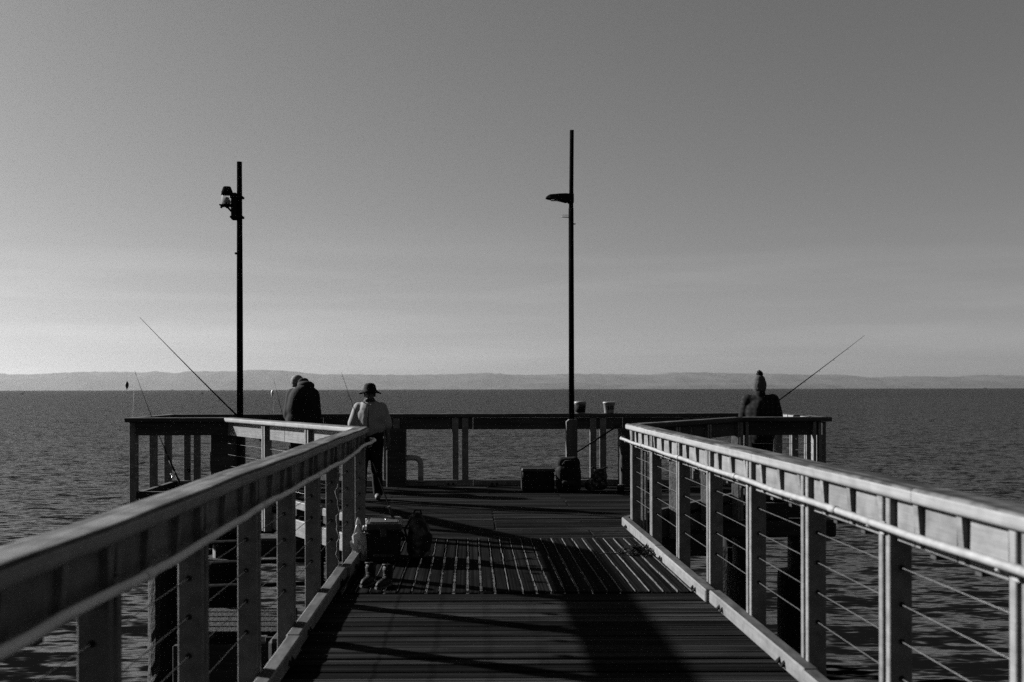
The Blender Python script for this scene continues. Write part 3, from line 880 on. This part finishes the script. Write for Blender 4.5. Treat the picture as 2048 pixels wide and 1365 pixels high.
# the hooded man bent over the far railing, back to the camera
J = stand()
dz = Vector((0, 0, .0))
J['chest'] = joint(0, .06, 1.33); J['neck'] = joint(-.02, .17, 1.49); J['belly'] = joint(0, .02, 1.10); J['head'] = joint(-.085, .26, 1.59); J['headrot'] = (R(14), R(-38), R(-8))
J['shL'] = joint(-.145, .12, 1.42); J['shR'] = joint(.155, .12, 1.42)
J['elbL'] = joint(-.20, .06, 1.12); J['elbR'] = joint(.205, .06, 1.12); J['wrL'] = joint(-.10, .33, 1.22); J['wrR'] = joint(.10, .33, 1.20)
J['handL'] = ((.9, .5, .0), (0, .3, 1), (.2, 1, 0), .7); J['handR'] = ((-.9, .5, 0), (0, .3, 1), (-.2, 1, 0), .7)
def hooded(e, J, q, M):
    mb = MB()
    mb.ball(J['chest'] + Vector((.0, -.01, -.02)), (.215, .19, .26), n=20)
    mb.ball(J['belly'] + Vector((.0, 0, -.08)), (.25, .18, .26), n=20); mb.ball(J['belly'] + Vector((.0, .02, .1)), (.24, .185, .25), n=20)
    mb.ball(J['neck'] + Vector((.06, -.06, -.02)), (.17, .14, .13), n=18)
    for a in 'LR': mb.limb([J['sh' + a] * 1.0, J['elb' + a], J['wr' + a]], [.11, .092, .06], 14)
    fuse(mb.build('jacket', cloth_dark, e), .014, 16)
    mb = MB()
    mb.ball(J['neck'] + Vector((.07, -.03, .075)), (.135, .12, .075), n=18)
    mb.limb([q(.05, -.07, -.05), q(.10, -.05, -.02)], [.085, .07], 12)
    fuse(mb.build('hood', cloth_dark2, e), .010, 3)
    garment(e, 'cap', cloth_grey, [([q(0, -.01, .045), q(0, .0, .075)], [.105, .092]), ([q(-.05, .11, .05), q(.05, .11, .05)], [.02, .02])], .010)
    mb = MB(); mb.limb([J['belly'] + Vector((-.03, -.19, -.10)), J['belly'] + Vector((-.025, -.195, -.17))], [.02, .016], 8); mb.build('belt_cloth', cloth_light, e)
p = W(606, 1000, 16.75)
hm = person('person', 'man in a dark hooded jacket bent over the far railing, seen from behind', (p.x, 16.62, 0), R(4), J, dict(skin=skin, trousers=cloth_dark, shoe=rubber), hooded)
hm.scale = (1.1, 1.1, 1.1)

# the man in the bobble hat at the right
J = stand()
J['head'] = joint(0, .03, 1.60); J['headrot'] = (R(-30), R(-4), 0)
J['elbL'] = joint(-.24, .02, 1.16); J['wrL'] = joint(-.10, .25, 1.12); J['handL'] = ((.7, .6, .2), (-.5, .3, .8), (.3, .5, .6), 1.0)
J['elbR'] = joint(.25, .00, 1.14); J['wrR'] = joint(.13, .22, 1.17); J['handR'] = ((.2, .9, .3), (.8, 0, .4), (-.5, .3, .8), 1.0)
def bobble(e, J, q, M):
    garment(e, 'jacket', plaidm, [
        ([J['belly'] + Vector((0, 0, -.22)), J['belly'], J['chest'], J['neck'] + Vector((0, 0, -.01))], [.19, .20, .195, .095]),
        ([J['belly'] + Vector((-.06, 0, -.2)), J['belly'] + Vector((.06, 0, -.2))], [.165, .165]),
        ([J['shL'] + Vector((-.01, 0, 0)), J['chest'] + Vector((0, 0, .06)), J['shR'] + Vector((.01, 0, 0))], [.095, .15, .095]),
        ([J['shL'], J['elbL'], J['wrL']], [.10, .088, .058]), ([J['shR'], J['elbR'], J['wrR']], [.105, .098, .062])], .013, 12, [(J['chest'] + Vector((0, 0, -.05)), (.245, .18, .25)), (J['belly'] + Vector((0, 0, -.08)), (.23, .18, .22))])
    hat = garment(e, 'knitted_hat', knit, [([q(0, -.015, .0), q(0, -.015, .05), q(0, -.02, .11), q(0, -.025, .145)], [.105, .106, .088, .05])], .008, 1)
    mb = MB(); rng = random.Random(5)
    mb.ball(q(0, -.025, .215), .043, n=12)
    for k in range(60):
        v = Vector((rng.gauss(0, 1), rng.gauss(0, 1), rng.gauss(0, 1))).normalized()
        mb.tube([q(0, -.025, .215) + v * .03, q(0, -.025, .215) + v * rng.uniform(.05, .058)], [.010, .004], 5)
    mb.build('pompom', cloth_dark, hat)
    garment(e, 'collar', cloth_dark, [([J['neck'] + Vector((0, -.005, 0)), J['neck'] + Vector((0, .005, .045))], [.088, .085])], .010)
BX = (1520 - AX) / F * 16.0
person('person', 'man in a bobble hat and plaid jacket fishing at the right, back to the camera', (BX, 16.0, 0), R(-14), J, dict(skin=skin, trousers=cloth_dark, shoe=rubber), bobble).scale = (1.04, 1.04, 1.045)

# ------------------------------------------------------------------ fishing rods
def rod(butt, tip, label, r0=.011, r1=.002, reel=True, guides=5, bend=0.0, line_to=None, float_at=None, light=False):
    butt, tip = Vector(butt), Vector(tip)
    e = empty('fishing_rod', butt)
    d = tip - butt; L = d.length; u = d.normalized()
    sag = u.cross(Vector((0, 1, 0))).normalized()
    if sag.z > 0: sag = -sag
    pts = [u * L * f + sag * bend * f * f for f in [i / 14 for i in range(15)]]
    mb = MB(); mb.tube(pts, [r0 + (r1 - r0) * (i / 14) ** .8 for i in range(15)], 8); b = mb.build('blank', rodm, e)
    mb = MB(); mb.tube([u * 0, u * .09], r0 * 1.7, 10); mb.tube([u * .22, u * .40], r0 * 1.6, 10); mb.tube([u * .09, u * .22], r0 * 1.25, 10); mb.build('grip', corkm, e)
    for k in range(guides):
        f = .35 + .62 * k / max(1, guides - 1)
        c = u * L * f + sag * (bend * f * f + r0 * (1 - f) + .012)
        mb = MB(); rr = .012 * (1.25 - f)
        ring = [c + (sag * math.cos(a) + u.cross(sag) * math.sin(a)) * rr for a in [2 * math.pi * i / 10 for i in range(11)]]
        mb.tube(ring, .0022, 5, caps=False); mb.build('guide', blackmetal, e)
    if reel:
        c = u * .16 + sag * .055
        s = u.cross(sag)
        mb = MB(); mb.tube([u * .16, c], .007, 6); rl = mb.build('reel_foot', blackmetal, e)
        mb = MB(); mb.tube([c - u * .03, c - u * .015, c + u * .03, c + u * .045], [.022, .028, .024, .027], 12); mb.build('reel_spool', chrome, e)
        mb = MB(); mb.tube([c, c + s * .05, c + s * .055 - u * .03, c + s * .075 - u * .03], .004, 6); mb.ball(c + s * .08 - u * .03, .011, n=8); mb.build('reel_handle', chrome, e)
    if line_to is not None:
        t = pts[-1]; q = Vector(line_to) - butt
        mb = MB(); mb.tube([t, t.lerp(q, .5), q], .0016, 4); ln = mb.build('line', linem, e)
        if float_at is not None:
            c = Vector(float_at) - butt
            mb = MB(); mb.lathe([(.003, -.075), (.012, -.05), (.028, -.01), (.026, .025), (.01, .055), (.003, .07)], c, 12); mb.build('float', linem if light else rubber, e)
    tag(e, label, 'fishing rod', 'fishing rods on the pier')
    return e
a, b = W(275, 638, 15.0), W(473, 830, 15.42)
rod(b + (b - a) * .28, a, 'long thick black fishing rod slanting left from the shorter lamp pole', r0=.019, r1=.003, reel=False, guides=6, bend=-.05)
a, b = W(258, 745, 15.75), W(360, 966, 15.75)
rod(b, a, 'thin rod leaning at the left end railing with a dark float hanging from its tip', r0=.011, guides=5, bend=-.10, line_to=W(254, 1100, 15.6), float_at=W(254, 769, 15.68))
a, b = W(548, 760, 17.5), W(581, 895, 16.9)
rod(b + (b - a) * .35, a, 'short pale rod standing beside the man in the hooded jacket', r0=.009, guides=4, line_to=W(545, 1000, 17.7), float_at=W(545, 786, 17.55), light=True)
a, b = W(679, 747, 12.6), W(786, 1036, 9.75)
rod(b + (b - a) * .06, a, 'rod leaning from the bags over the left walkway railing corner', r0=.010, guides=5, bend=-.03)
a = W(1732, 677, 17.4); b = Vector((BX - .02, 16.2, 1.18))
rod(b + (b - a).normalized() * .25, a, 'rod held by the man in the bobble hat, slanting up to the right', r0=.016, r1=.0025, guides=6, bend=-.04)

# ------------------------------------------------------------------ things on the deck
# cool box
e = empty('cool_box', (-.84, 9.72, .008), R(3))
mb = MB()
vs = []
for z, s in ((0, .93), (.30, 1.0)):
    for x, y in ((-.165, -.26), (.165, -.26), (.165, .26), (-.165, .26)): vs.append((x * s, y * s, z))
bm = bmesh.new()
V = [bm.verts.new(v) for v in vs]
for f in ((3, 2, 1, 0), (4, 5, 6, 7), (0, 1, 5, 4), (1, 2, 6, 5), (2, 3, 7, 6), (3, 0, 4, 7)): bm.faces.new([V[i] for i in f])
bmesh.ops.bevel(bm, geom=bm.edges[:], offset=.018, segments=2, affect='EDGES')
me = bpy.data.meshes.new('tub'); bm.to_mesh(me); bm.free(); me.materials.append(plastic_black); link('tub', me, e)
mb = MB(); mb.cbox((-.178, -.275, .302), (.178, .275, .375), .02); mb.cbox((-.14, -.23, .375), (.14, .23, .387), .01); mb.build('lid', plastic_lid, e)
for s in (-1, 1):
    mb = MB(); mb.tube([(.162 * s, -.10, .25), (.195 * s, -.10, .2), (.195 * s, .10, .2), (.162 * s, .10, .25)], .012, 8); mb.build('handle', plastic_black, e)
mb = MB(); mb.cbox((-.03, -.288, .25), (.03, -.268, .33), .006); mb.build('latch', plastic_lid, e)
mb = MB(); mb.cbox((-.10, -.247, .06), (.10, -.2435, .10), .001); mb.build('badge', surf('worn_badge', .012, .06, .6, (60, 5, 60), p0=.5, p1=.6), e)
tag(e, 'black cool box with a grey lid beside the left kerb', 'cool box')

# backpack slumped against it
e = empty('backpack', (-.52, 9.72, .005), R(-8))
mb = MB(); mb.limb([(0, 0, .10), (.02, 0, .26), (-.01, .02, .38)], [.105, .11, .075], 14); mb.limb([(.0, .12, .09), (.02, .12, .27)], [.085, .085], 14)
mb.limb([(0, -.05, .06), (.06, .1, .06)], [.06, .06], 12)
fuse(mb.build('bag_body', surf('mottled_bag_cloth', .008, .06, .9, (11, 11, 11), bump=.4, p0=.45, p1=.6), e), .010, 2)
mb = MB(); mb.limb([(.09, -.03, .12), (.11, -.02, .22)], [.05, .05], 10); fuse(mb.build('side_pocket', cloth_dark2, e), .008, 2)
mb = MB(); mb.tube([(-.05, -.07, .40), (-.10, -.11, .30), (-.06, -.13, .16), (.0, -.11, .07)], .012, 8); mb.build('strap', cloth_dark, e)
mb = MB(); mb.tube([(-.04, .0, .43), (-.02, .0, .475), (.03, .02, .475), (.04, .02, .43)], .009, 8); mb.build('top_loop', cloth_dark, e)
tag(e, 'mottled dark backpack slumped on the right of the cool box', 'backpack')

# thin white carrier bag hanging between box and kerb
def crumple(name, mat, c, size, seed, parent=None, n=22, amp=.35):
    rng = random.Random(seed); ks = [(Vector((rng.gauss(0, 1), rng.gauss(0, 1), rng.gauss(0, 1))) * 3.2, rng.uniform(0, 6)) for _ in range(9)]
    vs, fs = [], []
    m = n // 2 + 3
    for i in range(m + 1):
        th = math.pi * i / m
        for k in range(n):
            a = 2 * math.pi * k / n
            v = Vector((math.sin(th) * math.cos(a), math.sin(th) * math.sin(a), math.cos(th)))
            f = 1 + amp * sum(abs(math.sin(v.dot(kk) + pp)) - .6 for kk, pp in ks) / 3
            vs.append((c[0] + v.x * size[0] * f, c[1] + v.y * size[1] * f, max(c[2] + v.z * size[2] * f, .0)))
    for i in range(m):
        for k in range(n): fs.append((i * n + k, (i + 1) * n + k, (i + 1) * n + (k + 1) % n, i * n + (k + 1) % n))
    mb = MB(); mb.add(vs, fs, 0, False)
    return mb.build(name, mat, parent)
e = empty('plastic_bag', (-1.085, 9.62, .012))
crumple('bag_body', bagm, (.02, 0, .13), (.075, .10, .17), 4, e, amp=.75)
for q in (-.03, .04):
    mb = MB(); mb.tube([(q, -.04, .25), (q + .02, -.03, .34), (q + .045, 0, .345), (q + .03, .03, .25)], [.012, .008, .008, .012], 6); mb.build('bag_handle', bagm, e)
tag(e, 'crumpled white plastic bag squeezed between the cool box and the left kerb', 'plastic bag')

# a pair of worn boots
def boot(x, y, rz, label):
    e = empty('boot', (x, y, .012), rz)
    mb = MB(); mb.limb([(0, -.05, .05), (0, .03, .05), (0, .13, .042), (0, .17, .036)], [.046, .048, .044, .034], 12)
    mb.limb([(0, -.055, .06), (0, -.045, .13), (0, -.05, .175)], [.05, .055, .062], 12); fuse(mb.build('upper', leather, e), .007, 2)
    mb = MB()
    out = [(-.035, -.10), (.035, -.10), (.042, -.02), (.046, .10), (.036, .19), (0, .212), (-.036, .19), (-.046, .10), (-.042, -.02)]
    k = len(out); mb.add([(a, b, .0) for a, b in out] + [(a, b, .022) for a, b in out], [list(range(k))[::-1], list(range(k, 2 * k))] + [(i, (i + 1) % k, k + (i + 1) % k, k + i) for i in range(k)]); mb.build('sole', rubber, e)
    mb = MB(); mb.tube([(.056 * math.cos(a), -.05 + .056 * math.sin(a), .222 + .012 * math.sin(a)) for a in [2 * math.pi * i / 14 for i in range(15)]], .009, 6, caps=False); mb.build('cuff', leather, e)
    for i in range(4):
        mb = MB(); mb.tube([(-.025, .03 - .022 * i, .098 + .02 * i), (0, .045 - .022 * i, .108 + .02 * i), (.025, .03 - .022 * i, .098 + .02 * i)], .003, 5); mb.build('lace', ropem, e)
    e.scale = (.78, .8, .76)
    tag(e, label, 'boot', 'pair of boots on the deck')
boot(-.86, 8.45, R(165), 'left one of the worn boots standing before the cool box, nearer the kerb')
boot(-.71, 8.36, R(158), 'right one of the worn boots standing before the cool box, farther from the kerb')

# clump of weed by the right kerb
e = empty('weed_clump', (1.66, 9.95, .012))
mb = MB(); rng = random.Random(9)
for k in range(260):
    a = rng.uniform(0, 6.28); r = abs(rng.gauss(0, .085)); h = max(0, .085 - r * .4)
    p = Vector((r * 1.3 * math.cos(a), r * math.sin(a), rng.uniform(0, h) + .004))
    d = Vector((rng.gauss(0, 1), rng.gauss(0, 1), rng.gauss(0, .25)))
    d = d.normalized() * rng.uniform(.02, .06)
    q = p + d; q.z = max(q.z, .004); m = (p + q) / 2 + Vector((0, 0, .012))
    mb.tube([p, m, q], [.004, .005, .002], 4, smooth=False)
tag(mb.build('weed_tangle', weed, e), kind='stuff')
mb = MB(); mb.tube([(-.08, 0, .01), (-.2, -.03, .008), (-.3, .0, .006), (-.37, -.02, .005)], [.008, .006, .005, .003], 5); mb.build('strand', weed, e)
tag(e, 'dark clump of dried weed on the deck by the right kerb', 'weed')

# chest and bags at the far side
e = empty('storage_chest', (1.10, 16.25, .006), 0)
mb = MB(); mb.cbox((-.26, -.17, 0), (.26, .33, .30), .015); mb.build('tub', plastic_black, e)
mb = MB(); mb.cbox((-.272, -.185, .302), (.272, .345, .365), .02); mb.build('lid', plastic_lid, e)
for s in (-1, 1):
    mb = MB(); mb.cbox((.15 * s - .03, -.198, .24), (.15 * s + .03, -.176, .33), .005); mb.build('latch', plastic_black, e)
tag(e, 'low black storage chest with a grey lid on the deck at the far side', 'chest')
e = empty('duffel_bag', (1.58, 16.05, .006), 0)
mb = MB(); mb.cbox((-.19, -.13, 0), (.20, .17, .40), .05); mb.cbox((-.13, -.11, .3), (.19, .16, .53), .06); mb.limb([(-.1, 0, .46), (.1, 0, .47)], [.09, .09], 12)
fuse(mb.build('bag_body', cloth_dark, e), .012, 5)
mb = MB(); mb.tube([(-.10, -.10, .44), (-.06, -.15, .50), (.06, -.15, .50), (.10, -.10, .44)], .012, 8); mb.build('bag_handle', cloth_dark2, e)
mb = MB(); mb.limb([(-.08, -.15, .14), (.08, -.15, .14)], [.05, .05], 10); fuse(mb.build('front_pocket', cloth_dark2, e), .010, 2)
tag(e, 'tall stuffed black bag right of the storage chest', 'bag')
e = empty('tackle_bag', (2.05, 16.2, .006), R(10))
mb = MB(); mb.limb([(-.12, 0, .09), (.10, 0, .09)], [.09, .09], 12); mb.limb([(.0, 0, .2), (.09, .0, .22)], [.10, .10], 12); mb.limb([(.0, 0, .31), (.08, 0, .31)], [.05, .05], 10)
fuse(mb.build('bag_body', surf('speckled_bag_cloth', .008, .07, .9, (18, 18, 18), p0=.5, p1=.62), e), .010, 2)
mb = MB(); mb.add([(-.16, -.05, .12), (-.02, -.06, .27), (-.02, .05, .28), (-.16, .06, .12)], [(0, 1, 2, 3)]); o = mb.build('flap', plastic_white, e); sol = o.modifiers.new('thick', 'SOLIDIFY'); sol.thickness = .01
for s in (-1, 1):
    mb = MB(); mb.tube([(.05 + .05 * s, 0, .34), (.05 + .11 * s, -.02, .375), (.05 + .14 * s, -.02, .36)], [.016, .014, .008], 7); mb.build('strap_end', cloth_dark, e)
tag(e, 'small speckled bag with ear-like straps at the far side', 'bag')
e = empty('tin', (2.42, 16.0, .006))
mb = MB(); mb.lathe([(.055, 0), (.058, .01), (.058, .10), (.054, .105)], n=20); mb.build('can', blackmetal, e)
mb = MB(); mb.lathe([(.057, .106), (.057, .114), (.05, .116)], n=20); mb.build('rim_lid', galv, e)
tag(e, 'small tin with a bright lid on the deck below the two buckets', 'tin')

# two buckets on the far railing
def bucket(px, label, marks):
    p = W(px, 826, 17.14)
    e = empty('bucket', (p.x, 17.145, CAP_HI + .001))
    mb = MB(); prof = [(.078, 0), (.082, .004), (.098, .165), (.105, .168), (.106, .19), (.100, .195), (.095, .19), (.080, .012), (.02, .010)]
    mb.lathe(prof, n=26); b = mb.build('pail', plastic_white, e)
    mb = MB(); pts = [(.104 * math.cos(a), -.035 - .06 * math.sin(a), .175 - .05 * math.sin(a)) for a in [math.pi * i / 12 for i in range(13)]]
    mb.tube(pts, .0028, 5); mb.build('bail', galv, b)
    if marks == 0:
        mb = MB(); mb.lathe([(.0835, .012), (.0985, .15)], n=26); o = mb.build('label_wrap', cloth_dark, b)
        mb = MB(); mb.lathe([(.103, .196), (.1, .203), (.05, .206)], n=26); mb.build('bucket_lid', plastic_white, b)
    else:
        for a0 in (-112, -84, -60):
            vs, fs = [], []
            for i in range(4):
                a = R(a0 + i * 5)
                for z in (.06, .135): rr = .083 + .0165 * z / .165 + .0015; vs.append((rr * math.cos(a), rr * math.sin(a), z))
            for i in range(3): fs.append((2 * i, 2 * i + 2, 2 * i + 3, 2 * i + 1))
            mb = MB(); mb.add(vs, fs); o = mb.build('printed_mark', cloth_dark, b); s_ = o.modifiers.new('thick', 'SOLIDIFY'); s_.thickness = .001
    tag(e, label, 'bucket', 'buckets on the far railing')
bucket(1160.5, 'white bucket with a dark wrap, close beside the taller lamp pole', 0)
bucket(1218, 'white bucket with dark printed marks, farther from the taller lamp pole', 1)

# bent galvanised pipe by the far pile
e = empty('bent_pipe', (-.83, 16.92, .09))
pts = [(-.27, 0, .40), (-.12, 0, .40)] + [(-.12 + .11 * math.sin(a), 0, .29 + .11 * math.cos(a)) for a in [math.pi / 2 * i / 7 for i in range(8)]] + [(-.01, 0, .14), (-.01, 0, .01)]
mb = MB(); mb.tube(pts, .047, 14); mb.build('pipe', galv, e)
mb = MB(); mb.lathe([(.07, .0), (.07, .015)], (-.01, 0, 0), 14); mb.build('flange', galv, e)
tag(e, 'grey pipe bending down from the far pile to the kerb', 'pipe')

# loose rope hanging on a left post
rng = random.Random(2); pts = []
for i in range(26):
    z = .95 - .93 * i / 25
    pts.append((-1.215 + .012 * math.sin(i * .9) + .008 * math.sin(i * 2.1), 8.83 + .02 * math.sin(i * .7), z))
e = empty('rope', (-1.215, 8.83, .02))
mb = MB(); mb.tube([Vector(p) + Vector((.045 + .0, -.05, 0)) - Vector((-1.215, 8.83, .02)) for p in pts], .006, 6); mb.build('cord', ropem, e)
tag(e, 'thin pale rope dangling wavily against a left railing post', 'rope')

# padlock-like snap hook on the left end railing
e = empty('snap_hook', W(377, 940, 16.9))
mb = MB(); mb.tube([(.02 * math.cos(a), 0, .055 + .03 * math.sin(a)) for a in [2 * math.pi * i / 12 for i in range(13)]], .006, 6, caps=False); mb.build('shackle', blackmetal, e)
mb = MB(); mb.cbox((-.028, -.012, -.03), (.028, .012, .03), .006); mb.build('lock_body', blackmetal, e)
tag(e, 'small dark padlock hanging on a cable at the left end railing', 'padlock')

# ------------------------------------------------------------------ far boats
def boat(px, D, L, label, hullm, cabin=True, tall=.5):
    x = (px - AX) / F * D
    e = empty('boat', (x, D, sea_z(math.hypot(x, D)) - .05 * L))
    mb = MB(); b = L * .16
    st = [(-.5, .8, 1.0), (-.2, 1.0, .95), (.2, .9, 1.0), (.42, .4, 1.15), (.5, .03, 1.25)]
    vs, fs = [], []
    for f, wd, h in st:
        vs += [(f * L, -b * wd * .6, 0), (f * L, -b * wd, .13 * L * h), (f * L, b * wd, .13 * L * h), (f * L, b * wd * .6, 0)]
    for i in range(len(st) - 1):
        for k in range(4): fs.append((4 * i + k, 4 * i + (k + 1) % 4, 4 * i + 4 + (k + 1) % 4, 4 * i + 4 + k))
    fs.append((3, 2, 1, 0)); fs.append((16, 17, 18, 19))
    mb.add(vs, fs); mb.build('hull', hullm, e)
    if cabin:
        mb = MB(); mb.cbox((-.25 * L, -b * .6, .125 * L), (.12 * L, b * .6, (.13 + tall * .4) * L), .01 * L); c = mb.build('cabin', hullm, e)
        mb = MB(); mb.tube([(-.08 * L, 0, (.13 + tall * .4) * L), (-.08 * L, 0, (.13 + tall * .75) * L)], .012 * L, 6); mb.build('mast', blackmetal, e)
    tag(e, label, 'boat', 'boats far out on the bay')
boat(46, 1150, 3.6, 'tiny white boat at the far left just below the horizon', plastic_white, True, .5)
boat(345, 5200, 17, 'grey ship on the horizon right of the float line', hillm, True, .55)
boat(405, 1050, 3.2, 'tiny dark open boat just below the horizon behind the long thick rod', blackmetal, True, .4)
boat(496, 6000, 9, 'speck of a boat on the horizon just right of the shorter lamp pole', hillm, True, .5)
boat(526, 6000, 12, 'small boat on the horizon left of the short pale rod', hillm, True, .6)
boat(1970, 4600, 14, 'small dark boat on the horizon at the far right', blackmetal, True, .3)
